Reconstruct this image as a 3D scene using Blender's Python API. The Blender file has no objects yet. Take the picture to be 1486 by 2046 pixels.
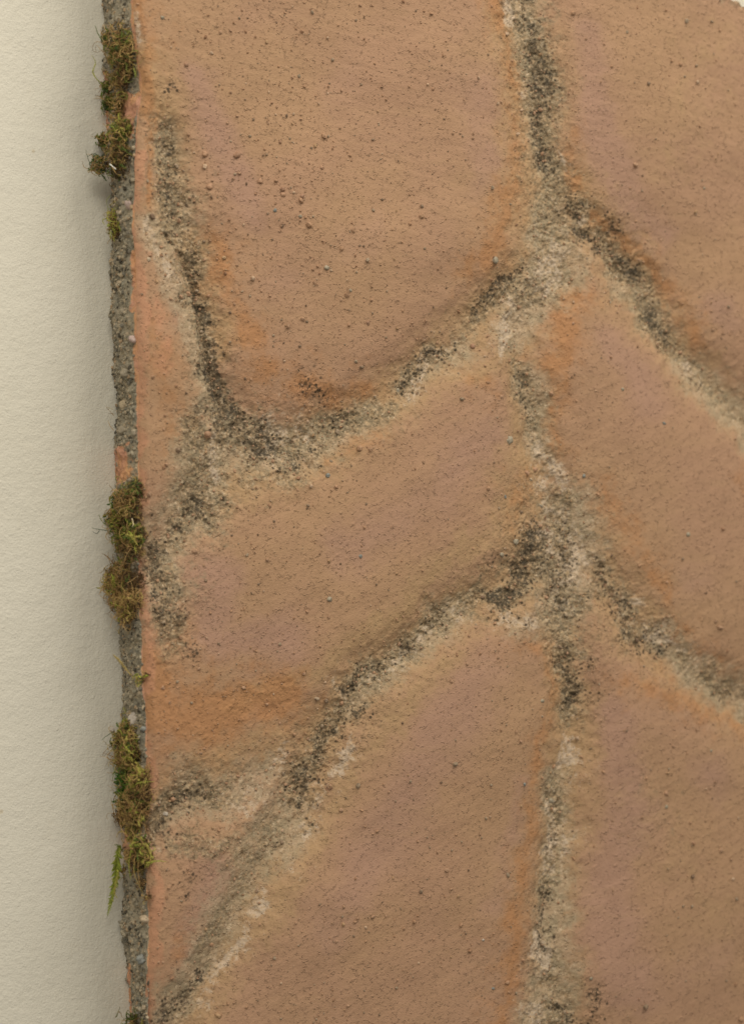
import bpy, math, random
import numpy as np
from mathutils import Vector, Matrix
scene = bpy.context.scene
COL = scene.collection
R = math.radians

# ------------------------------------------------------------------ camera, world, lamps
T = 0.020                      # slab thickness (m); wall surface is y = 0, slab face y = -T
YAW = R(27); DIST = 0.50; FPX = 4028.0; CX, CY = 743.0, 1023.0
CAM = Vector((-DIST * math.tan(YAW + math.atan((285 - CX) / FPX)), -T - DIST, 0.0))
FWD = Vector((math.sin(YAW), math.cos(YAW), 0)); RGT = Vector((math.cos(YAW), -math.sin(YAW), 0))
cd = bpy.data.cameras.new('camera'); cam = bpy.data.objects.new('camera', cd); COL.objects.link(cam)
cam.location = CAM; cam.rotation_euler = (R(90), 0, -YAW)
cd.sensor_fit = 'VERTICAL'; cd.sensor_height = 24; cd.lens = 12 / (1023.0 / FPX)
cd.clip_start = 0.01; cd.clip_end = 20
cd.dof.use_dof = True; cd.dof.focus_distance = 0.560; cd.dof.aperture_fstop = 7.0
scene.camera = cam

world = bpy.data.worlds.new('World'); scene.world = world; world.use_nodes = True
bg = world.node_tree.nodes['Background']
bg.inputs[0].default_value = (1.0, 0.94, 0.84, 1); bg.inputs[1].default_value = 0.34

def area(name, loc, target, sx, sy, power, col):
    l = bpy.data.lights.new(name, 'AREA'); l.shape = 'RECTANGLE'; l.size = sx; l.size_y = sy
    l.energy = power; l.color = col
    o = bpy.data.objects.new(name, l); COL.objects.link(o); o.location = loc
    o.rotation_euler = (Vector(target) - Vector(loc)).to_track_quat('-Z', 'Y').to_euler()
    return o
area('left_lamp', (-0.40, -0.74, 0.72), (0.05, 0, 0.0), 0.60, 0.50, 6.0, (1.0, 0.95, 0.86))
area('right_lamp', (0.34, -0.50, 0.80), (-0.05, 0, 0.0), 0.55, 0.50, 6.6, (1.0, 0.95, 0.86))
scene.view_settings.view_transform = 'Standard'; scene.view_settings.look = 'None'
scene.view_settings.exposure = 0; scene.view_settings.gamma = 1
scene.render.engine = 'CYCLES'

# ------------------------------------------------------------------ mapping photo sheet <-> plane
def at(px, py, y=-T):
    d = FWD + RGT * ((px - CX) / FPX) + Vector((0, 0, (CY - py) / FPX))
    return CAM + d * ((y - CAM.y) / d.y)
def sheet(X, Z, y=-T):
    """plane coordinates (m) -> traced sheet coordinates"""
    dx = X - CAM.x; dy = y - CAM.y; dz = Z - CAM.z
    w = dx * FWD.x + dy * FWD.y
    return CX + FPX * (dx * RGT.x + dy * RGT.y) / w, CY - FPX * dz / w

# ------------------------------------------------------------------ noise (numpy)
rng = np.random.default_rng(7)
TAB = rng.random((8, 256, 256)).astype(np.float32)
def vn(x, y, k=0):
    xi = np.floor(x); yi = np.floor(y); fx = (x - xi); fy = (y - yi)
    fx = fx * fx * fx * (fx * (fx * 6 - 15) + 10); fy = fy * fy * fy * (fy * (fy * 6 - 15) + 10)
    xi = xi.astype(np.int64) & 255; yi = yi.astype(np.int64) & 255
    x1 = (xi + 1) & 255; y1 = (yi + 1) & 255; t = TAB[k % 8]
    return (t[xi, yi] * (1 - fx) + t[x1, yi] * fx) * (1 - fy) + (t[xi, y1] * (1 - fx) + t[x1, y1] * fx) * fy - 0.5
def fbm(x, y, s, octv=4, k=0, g=0.55):
    """s = size (mm) of the largest feature; returns about -1..1"""
    r = 0; a = 1; tot = 0
    for i in range(octv):
        f = 2.03 ** i / s
        c, sn = math.cos(0.7 * i + k), math.sin(0.7 * i + k)
        r = r + a * vn((x * c - y * sn) * f + 17.3 * i + 5.1 * k, (x * sn + y * c) * f + 9.7 * i + 3.3 * k, k + i)
        tot += a * a; a *= g
    return r / math.sqrt(tot) * 2.2
def sst(a, b, x):
    t = np.clip((x - a) / (b - a), 0, 1); return t * t * (3 - 2 * t)
def stroke(U, V, pts, power=1.0):
    """soft tapered stroke: 1 on the centre line, 0 at the half width"""
    out = np.zeros_like(U)
    P = [tuple(p) for p in pts]
    if len(P) == 1: P = P + [(P[0][0] + 1, P[0][1] + 1, P[0][2])]
    for (x0, y0, w0), (x1, y1, w1) in zip(P[:-1], P[1:]):
        m = max(w0, w1)
        sel = (U > min(x0, x1) - m) & (U < max(x0, x1) + m) & (V > min(y0, y1) - m) & (V < max(y0, y1) + m)
        if not sel.any(): continue
        u = U[sel]; v = V[sel]; dx, dy = x1 - x0, y1 - y0
        t = np.clip(((u - x0) * dx + (v - y0) * dy) / (dx * dx + dy * dy), 0, 1)
        d = np.hypot(u - x0 - t * dx, v - y0 - t * dy) / (w0 + t * (w1 - w0))
        f = 1 - sst(0.0, 1.0, d) if power == 1 else (1 - sst(0.0, 1.0, d)) ** power
        out[sel] = np.maximum(out[sel], f)
    return out
def layer(U, V, strokes):
    out = np.zeros_like(U)
    for st, amp in strokes: out = np.maximum(out, amp * stroke(U, V, st))
    return out

# ------------------------------------------------------------------ mesh helpers
def mesh_np(name, V, F, mat=None, parent=None, smooth=True, attrs=None):
    V = np.asarray(V, np.float32); F = np.asarray(F, np.int32); n = F.shape[1]
    me = bpy.data.meshes.new(name)
    me.vertices.add(len(V)); me.vertices.foreach_set('co', V.ravel())
    me.loops.add(F.size); me.loops.foreach_set('vertex_index', F.ravel())
    me.polygons.add(len(F)); me.polygons.foreach_set('loop_start', np.arange(0, F.size, n, dtype=np.int32))
    try: me.polygons.foreach_set('loop_total', np.full(len(F), n, np.int32))
    except Exception: pass
    for an, arr in (attrs or {}).items():
        a = me.attributes.new(an, 'FLOAT_COLOR', 'POINT'); a.data.foreach_set('color', np.asarray(arr, np.float32).ravel())
    me.update(calc_edges=True)
    me.polygons.foreach_set('use_smooth', np.full(len(F), smooth))
    o = bpy.data.objects.new(name, me); COL.objects.link(o)
    if mat: me.materials.append(mat)
    if parent: o.parent = parent
    return o
def grid_faces(nr, nc):
    i = np.arange(nr * nc).reshape(nr, nc)
    return np.stack([i[:-1, :-1], i[:-1, 1:], i[1:, 1:], i[1:, :-1]], -1).reshape(-1, 4)
def thing(name, label, cat, group=None, loc=(0, 0, 0)):
    o = bpy.data.objects.new(name, None); COL.objects.link(o); o.location = loc; o.empty_display_size = 0.01
    o['label'] = label; o['category'] = cat
    if group: o['group'] = group
    return o

# ------------------------------------------------------------------ node helpers
class NT:
    def __init__(s, name, rough=0.9, spec=0.25):
        s.m = bpy.data.materials.new(name); s.m.use_nodes = True; s.t = s.m.node_tree; s.n = s.t.nodes
        s.b = s.n['Principled BSDF']; s.b.inputs['Roughness'].default_value = rough
        s.b.inputs['Specular IOR Level'].default_value = spec
        s.tc = s.n.new('ShaderNodeTexCoord').outputs['Object']
    def link(s, a, b): s.t.links.new(a, b)
    def val(s, sock, v):
        if hasattr(v, 'is_linked') or hasattr(v, 'links'): s.link(v, sock)
        else: sock.default_value = v
    def noise(s, scale, detail=4, rough=0.6, stretch=None, rot=None, off=(0, 0, 0), dist=0.0):
        mp = s.n.new('ShaderNodeMapping'); s.link(s.tc, mp.inputs[0]); mp.inputs[1].default_value = off
        if stretch: mp.inputs[3].default_value = stretch
        if rot: mp.inputs[2].default_value = rot
        x = s.n.new('ShaderNodeTexNoise'); s.link(mp.outputs[0], x.inputs['Vector'])
        x.inputs['Scale'].default_value = scale; x.inputs['Detail'].default_value = detail
        x.inputs['Roughness'].default_value = rough; x.inputs['Distortion'].default_value = dist
        return x.outputs[0]
    def voro(s, scale, feature='F1', out=0, off=(0, 0, 0), rnd=1.0):
        mp = s.n.new('ShaderNodeMapping'); s.link(s.tc, mp.inputs[0]); mp.inputs[1].default_value = off
        x = s.n.new('ShaderNodeTexVoronoi'); x.feature = feature; s.link(mp.outputs[0], x.inputs['Vector'])
        x.inputs['Scale'].default_value = scale; x.inputs['Randomness'].default_value = rnd
        return x.outputs[out]
    def math(s, op, a, b=0.0, c=0.0):
        x = s.n.new('ShaderNodeMath'); x.operation = op
        s.val(x.inputs[0], a); s.val(x.inputs[1], b)
        if op in ('MULTIPLY_ADD',): s.val(x.inputs[2], c)
        return x.outputs[0]
    def ss(s, v, lo, hi, t0=0.0, t1=1.0):
        x = s.n.new('ShaderNodeMapRange'); x.interpolation_type = 'SMOOTHSTEP'
        s.val(x.inputs[0], v); x.inputs[1].default_value = lo; x.inputs[2].default_value = hi
        x.inputs[3].default_value = t0; x.inputs[4].default_value = t1
        return x.outputs[0]
    def mix(s, f, a, b):
        x = s.n.new('ShaderNodeMix'); x.data_type = 'RGBA'; s.val(x.inputs[0], f)
        for sock, v in ((x.inputs[6], a), (x.inputs[7], b)):
            if isinstance(v, tuple): sock.default_value = (*v, 1)
            else: s.link(v, sock)
        return x.outputs[2]
    def attr(s, name):
        x = s.n.new('ShaderNodeAttribute'); x.attribute_name = name
        sp = s.n.new('ShaderNodeSeparateColor'); s.link(x.outputs['Color'], sp.inputs[0])
        return sp.outputs[0], sp.outputs[1], sp.outputs[2], x.outputs['Alpha'], x.outputs['Color']
    def cover(s, w, n, a=1.4, soft=0.18, c=0.5):
        """patchy coverage: smoothstep of weight + noise"""
        v = s.math('ADD', w, s.math('MULTIPLY', s.math('SUBTRACT', n, 0.5), a))
        g = s.ss(w, 0.0, 0.12)
        return s.math('MULTIPLY', s.ss(v, c - soft, c + soft), g)
    def bump(s, h, dist, strength=1.0, prev=None):
        x = s.n.new('ShaderNodeBump'); x.inputs['Strength'].default_value = strength
        x.inputs['Distance'].default_value = dist; s.link(h, x.inputs['Height'])
        if prev: s.link(prev, x.inputs['Normal'])
        return x.outputs[0]
    def done(s, col, nrm=None):
        s.val(s.b.inputs['Base Color'], (*col, 1) if isinstance(col, tuple) else col)
        if nrm: s.link(nrm, s.b.inputs['Normal'])
        return s.m
def srgb(r, g, b, k=1.0):
    f = lambda c: ((c / 255 + 0.055) / 1.055) ** 2.4 if c > 10 else c / 255 / 12.92
    return (f(r) * k, f(g) * k, f(b) * k)
K = 1.0

# ------------------------------------------------------------------ wall
def make_wall():
    n = NT('wall_paint', 0.75, 0.3)
    big = n.noise(9, 3); mid = n.noise(140, 3)
    c = n.mix(n.ss(big, 0.3, 0.7), (0.645, 0.605, 0.495), (0.665, 0.625, 0.52))
    c = n.mix(n.ss(mid, 0.55, 0.8, 0, 0.3), c, (0.65, 0.595, 0.47))
    sp = n.voro(70, off=(.3, .1, .7)); c = n.mix(n.ss(sp, 0.035, 0.06, 0.5, 0.0), c, (0.46, 0.36, 0.20))
    peel = n.noise(1900, 3, 0.6, stretch=(0.85, 1, 1.15)); lump = n.noise(620, 2, 0.5, off=(3, 1, 2))
    blob = n.voro(430, off=(5, 5, 1))
    h = n.math('ADD', n.math('MULTIPLY', peel, 0.75), n.math('MULTIPLY', lump, 0.8))
    h = n.math('ADD', h, n.ss(blob, 0.08, 0.22, 0.2, 0.0))
    m = n.done(c, n.bump(h, 0.00032, 0.8))
    # a real sheet with slight trowel waviness
    xs = np.concatenate([np.linspace(-1.5, -0.14, 30), np.linspace(-0.135, 0.01, 240), np.linspace(0.03, 1.5, 50)])
    zs = np.concatenate([np.linspace(-1.5, -0.19, 30), np.linspace(-0.185, 0.185, 560), np.linspace(0.19, 1.5, 30)])
    X, Z = np.meshgrid(xs, zs); x, z = X * 1000, Z * 1000
    Y = -(0.00035 * fbm(x, z, 60, 2, 1) + 0.00006 * fbm(x, z, 5, 3, 2))
    o = mesh_np('wall', np.stack([X, Y, Z], -1).reshape(-1, 3), grid_faces(*X.shape), m)
    o['label'] = 'cream painted wall with a fine orange peel texture behind the slab'
    o['kind'] = 'structure'
    return o
make_wall()

# ------------------------------------------------------------------ traced relief
CH = [  # channel centre lines: (x, y, half width), depth in mm
    ([(1065, -420, 80), (1065, -60, 80), (1072, 120, 78), (1092, 300, 80), (1112, 440, 105), (1105, 540, 105), (1060, 640, 85)], 5.0),
    ([(1110, 480, 95), (1020, 590, 80), (900, 700, 85), (740, 810, 90), (600, 880, 100), (480, 920, 100), (380, 1030, 85), (300, 1130, 60)], 4.2),
    ([(1130, 430, 80), (1210, 490, 75), (1290, 580, 75), (1370, 700, 70), (1486, 830, 75), (1640, 960, 90)], 4.6),
    ([(1055, 640, 75), (1068, 780, 60), (1085, 900, 60), (1110, 1040, 90), (1120, 1160, 105), (1140, 1320, 70), (1150, 1480, 60), (1130, 1660, 60), (1105, 1840, 62), (1100, 1960, 75), (1120, 2100, 90), (1150, 2400, 90)], 4.6),
    ([(1100, 1110, 95), (1000, 1180, 85), (860, 1260, 75), (740, 1350, 80), (650, 1470, 95), (600, 1600, 90), (530, 1740, 75), (440, 1920, 75), (360, 2060, 75), (250, 2250, 90)], 4.2),
    ([(1140, 1080, 80), (1220, 1190, 90), (1290, 1280, 85), (1400, 1350, 70), (1486, 1405, 70), (1640, 1500, 80)], 3.8),
    ([(335, 270, 55), (360, 420, 60), (395, 580, 55), (430, 740, 60), (490, 880, 80)], 3.2),
    ([(295, 1650, 60), (400, 1600, 75), (520, 1560, 90), (620, 1500, 80)], 2.2),
]
OCHRE = [([(1030, -40, 110), (1060, 200, 120), (1090, 420, 140), (1100, 520, 150)], .85),
    ([(1100, 500, 150), (1000, 620, 120), (880, 740, 110), (720, 840, 110), (560, 930, 110), (420, 980, 110)], .95),
    ([(860, 760, 60), (960, 740, 60), (1020, 720, 60)], .8),
    ([(1130, 380, 130), (1250, 520, 120), (1330, 640, 110), (1420, 770, 95), (1520, 860, 90)], .8),
    ([(1050, 600, 100), (1060, 800, 90), (1050, 950, 110), (1040, 1060, 110), (1110, 1150, 150), (1130, 1300, 90), (1150, 1500, 80), (1130, 1700, 85), (1110, 1900, 90), (1100, 2070, 120)], .85),
    ([(1000, 1050, 70), (900, 1130, 70), (800, 1210, 60), (640, 1330, 50), (480, 1400, 50)], .75),
    ([(1080, 1150, 150), (940, 1210, 110), (780, 1320, 100), (640, 1450, 120), (600, 1600, 120), (520, 1780, 100), (440, 1920, 100), (370, 2060, 110)], .9),
    ([(560, 1480, 80), (420, 1540, 90), (320, 1600, 70)], .7),
    ([(1170, 1080, 110), (1250, 1230, 120), (1330, 1330, 100), (1500, 1430, 90)], .75),
    ([(300, 120, 60), (330, 260, 70), (350, 420, 80), (400, 560, 70), (450, 700, 60)], .8),
    ([(900, 1330, 60), (800, 1400, 60), (700, 1520, 60), (620, 1700, 60), (540, 1850, 60)], .7),
    ([(1400, 100, 160), (1330, 300, 110)], .3), ([(1290, 1640, 140), (1400, 1800, 120)], .25)]
ORANGE = [([(1150, 585, 50), (1125, 670, 40), (1112, 780, 32), (1115, 900, 25)], 0.76), ([(1180, 590, 60)], 0.48),
    ([(290, 1340, 90), (330, 1430, 120), (430, 1440, 110), (560, 1390, 70)], 1.1), ([(300, 1500, 80), (400, 1500, 60), (520, 1440, 40)], 0.56),
    ([(590, 770, 70), (660, 790, 45), (740, 770, 40)], 0.76), ([(420, 480, 45), (450, 560, 55), (480, 650, 45), (520, 740, 50)], 0.72),
    ([(1000, -20, 45), (1030, 150, 40), (1035, 300, 40), (1015, 420, 40), (985, 500, 50), (940, 560, 40)], 0.64),
    ([(1040, 1290, 40), (1090, 1300, 40), (1110, 1380, 25), (1100, 1470, 22)], 0.56), ([(1085, 1450, 32), (1070, 1600, 34), (1045, 1750, 38), (1020, 1880, 40), (985, 2060, 55)], 0.68),
    ([(1150, 350, 26), (1190, 430, 30), (1310, 520, 30), (1380, 620, 32), (1410, 680, 26)], 0.64), ([(1165, 260, 20), (1160, 340, 22)], 0.48),
    ([(1190, 970, 34), (1230, 1040, 40), (1290, 1110, 36), (1330, 1200, 30)], 0.55), ([(1360, 1270, 45), (1430, 1330, 35), (1500, 1400, 40)], 0.64), ([(1240, 1370, 50), (1360, 1390, 55), (1500, 1460, 40)], 0.48),
    ([(1040, 940, 45), (1030, 1040, 40)], 0.48), ([(960, 760, 60)], 0.36), ([(640, 920, 40), (760, 880, 40)], 0.32), ([(290, 640, 50), (330, 760, 60), (350, 860, 60)], 0.44),
    ([(285, -20, 30), (300, 80, 40), (300, 200, 30), (285, 330, 18), (300, 420, 18)], 0.68), ([(340, 1910, 40), (380, 1850, 30)], 0.40), ([(1486, 960, 40)], 0.40)]
PEACH = [([(262, 330, 22), (268, 560, 26), (276, 900, 24), (284, 1100, 18), (290, 1500, 20), (300, 1800, 22), (304, 2060, 24)], .9), ([(300, 600, 30), (320, 740, 40)], .45)]
GRAY = [([(1062, -60, 60), (1078, 100, 62), (1096, 260, 56), (1112, 400, 70), (1115, 490, 70), (1080, 580, 60)], 1.0),
    ([(1060, 560, 45), (1000, 610, 45), (950, 660, 40), (880, 720, 45), (820, 760, 45)], .6),
    ([(325, 270, 55), (350, 400, 70), (375, 520, 55), (400, 640, 45), (425, 760, 50), (480, 880, 75), (590, 895, 75), (680, 855, 60), (790, 820, 50)], .95),
    ([(400, 860, 50), (440, 960, 70), (380, 1040, 80), (330, 1130, 70), (320, 1240, 60), (340, 1300, 40)], .9), ([(500, 960, 60), (620, 960, 40)], .6),
    ([(1170, 420, 50), (1220, 500, 50), (1300, 590, 50), (1350, 680, 48)], .85), ([(1370, 700, 48), (1440, 780, 45), (1540, 870, 45)], .62),
    ([(1068, 740, 36), (1078, 860, 36), (1100, 930, 40)], .8), ([(1120, 1000, 80), (1110, 1110, 115), (1130, 1230, 80), (1145, 1340, 50), (1155, 1440, 42)], .95),
    ([(1125, 1580, 36), (1120, 1680, 34), (1105, 1780, 36)], .85), ([(1090, 1930, 50), (1110, 2070, 70)], .8),
    ([(1060, 1150, 80), (960, 1200, 55), (880, 1240, 50), (790, 1310, 60), (690, 1400, 55), (630, 1500, 60), (590, 1580, 60)], .82), ([(560, 1640, 60), (470, 1780, 60), (400, 1890, 50)], .5),
    ([(300, 1640, 70), (370, 1610, 70), (450, 1580, 60)], .85), ([(360, 1680, 60), (470, 1690, 80)], .5),
    ([(1220, 1160, 60), (1270, 1250, 60), (1330, 1290, 50)], .75), ([(1380, 1320, 38), (1500, 1410, 38)], .62),
    ([(1395, -45, 30), (1450, -8, 26), (1500, 22, 26), (1600, 65, 40)], 1.0), ([(1330, 1610, 120)], .22)]
DARK = [([(400, 600, 30), (420, 700, 46), (440, 790, 52), (470, 850, 60), (540, 900, 60)], .8), ([(1075, 1120, 70), (1030, 1175, 60)], .78), ([(720, 1410, 44), (640, 1500, 56), (600, 1580, 46)], .82),
    ([(1125, 1050, 40), (1150, 1120, 44), (1110, 1200, 50)], .6), ([(1110, 430, 30)], .4), ([(300, 1180, 40), (340, 1240, 40)], .5), ([(340, 330, 50), (360, 430, 44)], .55), ([(690, 850, 40)], .4),
    ([(1068, -60, 42), (1078, 90, 44), (1090, 180, 32)], .85), ([(1085, 220, 36), (1095, 340, 40)], .8), ([(1150, 400, 22), (1180, 460, 34), (1200, 500, 26)], .85),
    ([(1250, 520, 32), (1285, 565, 34)], .72), ([(1325, 630, 32), (1350, 680, 26)], .75), ([(1400, 745, 20)], .5), ([(1200, 400, 26), (1240, 460, 28)], .6),
    ([(1050, 530, 28), (1010, 580, 36), (970, 620, 22)], .8), ([(920, 680, 24), (850, 735, 40), (820, 770, 26)], .7),
    ([(350, 460, 12), (395, 560, 22), (412, 640, 34), (428, 720, 40), (445, 800, 42), (480, 850, 40)], 1.0), ([(560, 930, 40), (640, 900, 30)], .6), ([(330, 300, 34), (350, 400, 34)], .55),
    ([(400, 1010, 46), (350, 1070, 50), (320, 1130, 46), (310, 1240, 30)], .78), ([(330, 1300, 30), (370, 1310, 30)], .5), ([(600, 770, 50), (640, 800, 40)], .55), ([(690, 830, 50)], .5),
    ([(1078, 1050, 26), (1062, 1110, 50), (1025, 1170, 58), (1000, 1195, 44)], 1.0), ([(1110, 1150, 30), (1130, 1220, 30)], .6), ([(1145, 1320, 36), (1155, 1390, 40), (1155, 1430, 30)], .82),
    ([(905, 1220, 30), (870, 1250, 26)], .7), ([(820, 1280, 34), (760, 1330, 34)], .55), ([(730, 1350, 26), (700, 1370, 20)], .9), ([(735, 1405, 30), (690, 1440, 34), (640, 1490, 44), (610, 1560, 40), (590, 1600, 26)], .95), ([(620, 1620, 34)], .6), ([(1185, 1320, 24), (1190, 1400, 20)], .5),
    ([(1105, 1790, 24), (1095, 1850, 24), (1090, 1900, 20)], .9), ([(1120, 1870, 24)], .7), ([(1115, 1680, 20)], .6), ([(1180, 1990, 26), (1190, 2050, 24)], .62), ([(1110, 2020, 22), (1140, 2050, 30)], .8),
    ([(1205, 1130, 40), (1235, 1200, 56), (1270, 1260, 50)], .74), ([(1300, 1290, 34), (1325, 1315, 36)], .95), ([(1070, 740, 22), (1065, 850, 24)], .62), ([(390, 1590, 40), (340, 1650, 46)], .75), ([(375, 1740, 22), (360, 1790, 22)], .62), ([(400, 1960, 34), (340, 2030, 34), (300, 2070, 30)], .85),
    ([(1420, -30, 22), (1480, 8, 20), (1560, 40, 22)], .75), ([(330, 180, 22)], .5), ([(560, 1680, 22)], .5), ([(1470, 1390, 20)], .5), ([(1220, 150, 8)], .3)]
WHITE = [([(1110, 480, 60), (1100, 560, 60)], .6), ([(1130, 1030, 50), (1160, 1120, 60), (1130, 1200, 50)], .62), ([(560, 860, 60)], .62), ([(1380, 720, 30)], .55), ([(1380, 1310, 34)], .6), ([(1120, 1640, 34), (1110, 1740, 30)], .6), ([(500, 1600, 60)], .5), ([(300, 1690, 30)], .5), ([(860, 1260, 34), (760, 1340, 34)], .5), ([(900, 700, 40), (840, 790, 34)], .5),
    ([(1040, 610, 26), (1030, 680, 26), (1020, 720, 18)], .75), ([(1020, -30, 22), (1030, 50, 20)], .7), ([(1045, 170, 18), (1070, 190, 16)], .6), ([(1140, 300, 16), (1145, 340, 18)], .6), ([(1170, 430, 20)], .7), ([(1110, 560, 34)], .5),
    ([(440, 880, 20), (445, 960, 20)], .8), ([(580, 820, 24), (620, 870, 26)], .75), ([(540, 890, 60)], .55), ([(350, 560, 30), (300, 460, 20)], .6), ([(370, 600, 24)], .6), ([(1090, 880, 18), (1105, 930, 22), (1130, 960, 20)], .85), ([(1080, 965, 44), (1100, 1000, 30)], .7),
    ([(1090, 1050, 30), (1105, 1100, 26)], .75), ([(1160, 1090, 40), (1140, 1160, 40)], .4), ([(1000, 1225, 34), (1070, 1240, 34)], .5), ([(1270, 1205, 20)], .9), ([(1310, 1270, 40), (1350, 1290, 34)], .75),
    ([(680, 1360, 34)], .5), ([(560, 1500, 34), (540, 1540, 30)], .5), ([(690, 1500, 26), (650, 1580, 30), (610, 1650, 34)], .65), ([(540, 1810, 24), (490, 1880, 24), (440, 1940, 28), (410, 2020, 32)], .7), ([(600, 1730, 30)], .5),
    ([(1150, 1530, 40), (1145, 1500, 24)], .8), ([(1150, 1640, 24), (1150, 1700, 24)], .6), ([(1085, 1880, 34), (1080, 1940, 40)], .75), ([(1060, 2030, 50)], .75), ([(925, 1240, 30)], .5), ([(280, 30, 16), (280, 85, 14)], .8), ([(300, 290, 20)], .3), ([(1410, 1320, 20)], .5)]
PINK = [([(380, 160, 70), (430, 300, 80), (500, 420, 70)], .75), ([(700, 150, 150)], .3), ([(940, 160, 90), (960, 350, 80)], .55), ([(720, 470, 120)], .5), ([(560, 560, 80)], .4), ([(1180, 60, 60), (1200, 250, 70), (1260, 430, 70), (1330, 480, 60)], .85), ([(1440, 620, 90)], .75), ([(1210, 680, 70), (1300, 800, 90)], .7), ([(980, 850, 80), (850, 1000, 90), (700, 1100, 100)], .65), ([(430, 1150, 100), (420, 1280, 80), (560, 1260, 90)], .95), ([(350, 640, 50)], .6), ([(1380, 1150, 90)], .5),
    ([(980, 1330, 90), (860, 1480, 120), (760, 1700, 120), (650, 1850, 100)], .75), ([(1040, 1560, 40), (990, 1800, 60)], .6), ([(1230, 1440, 80), (1260, 1600, 90), (1210, 1800, 90), (1250, 1980, 120)], .9), ([(1420, 1560, 90)], .6), ([(430, 1740, 80), (360, 1900, 60)], .8), ([(1400, 1900, 160)], .4), ([(285, 1180, 16), (284, 1060, 14)], .8)]
PALE = [([(1110, 420, 70), (1112, 520, 110), (1075, 600, 75), (1040, 680, 60)], 1.0), ([(1150, 1000, 70), (1150, 1110, 110), (1120, 1210, 95)], .95), ([(1380, 730, 60), (1440, 790, 75), (1560, 900, 80)], .9), ([(1340, 1280, 55), (1400, 1340, 60), (1520, 1420, 60)], .9),
    ([(1130, 1560, 50), (1130, 1700, 50), (1110, 1900, 80), (1090, 2070, 110)], .9), ([(560, 1640, 110), (470, 1780, 100), (400, 1900, 80), (340, 2050, 60)], .8), ([(400, 900, 100), (480, 900, 110), (620, 890, 80), (740, 840, 70)], .85), ([(430, 930, 90), (360, 1040, 100), (330, 1160, 60)], .7), ([(310, 450, 50), (350, 580, 55), (390, 700, 50), (420, 820, 50)], .9),
    ([(330, 280, 60), (365, 430, 65)], .7), ([(1060, -40, 70), (1080, 150, 60), (1100, 330, 65)], .7), ([(920, 1230, 60), (800, 1310, 60), (700, 1400, 60)], .75), ([(950, 680, 60), (840, 770, 60)], .55), ([(1080, 760, 50), (1090, 900, 50)], .8), ([(380, 1560, 70), (320, 1640, 60), (520, 1560, 80)], .6), ([(1250, 560, 50), (1340, 660, 50)], .5), ([(1040, 1240, 60)], .6)]
RED = [([(1085, 1010, 10), (1092, 1040, 8)], .9), ([(1050, 760, 16)], .5), ([(860, 780, 16)], .55), ([(700, 1500, 30), (660, 1580, 26)], .5), ([(1215, 1170, 50), (1290, 1250, 30)], .5), ([(1320, 1320, 40)], .55), ([(570, 1730, 22)], .5), ([(1060, 1190, 20)], .4), ([(500, 600, 40)], .35), ([(610, 780, 30)], .5)]

RIMPX = [(-300, 258), (0, 263), (170, 282), (240, 276), (330, 272), (520, 270), (700, 276), (930, 279), (1100, 284), (1300, 288), (1500, 294), (1680, 292), (1840, 302), (1950, 300), (2046, 303), (2400, 306)]
rz = np.array([at(x, y).z for y, x in RIMPX])[::-1]; rx = np.array([at(x, y).x for y, x in RIMPX])[::-1]
def rim_x(Z):
    z = Z * 1000
    return np.interp(Z, rz, rx) + 0.00035 * fbm(z, z * 0 + 3, 9, 4, 3) + 0.0004 * fbm(z, z * 0 + 8, 30, 2, 5)

# top edge of the slab (passes the photo's upper right corner), in sheet coordinates
TOP = np.array([(-400, -330), (200, -320), (700, -230), (1150, -110), (1380, -42), (1435, -12), (1486, 20), (1560, 62), (1700, 130), (1900, 260), (2300, 500)], float)

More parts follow.
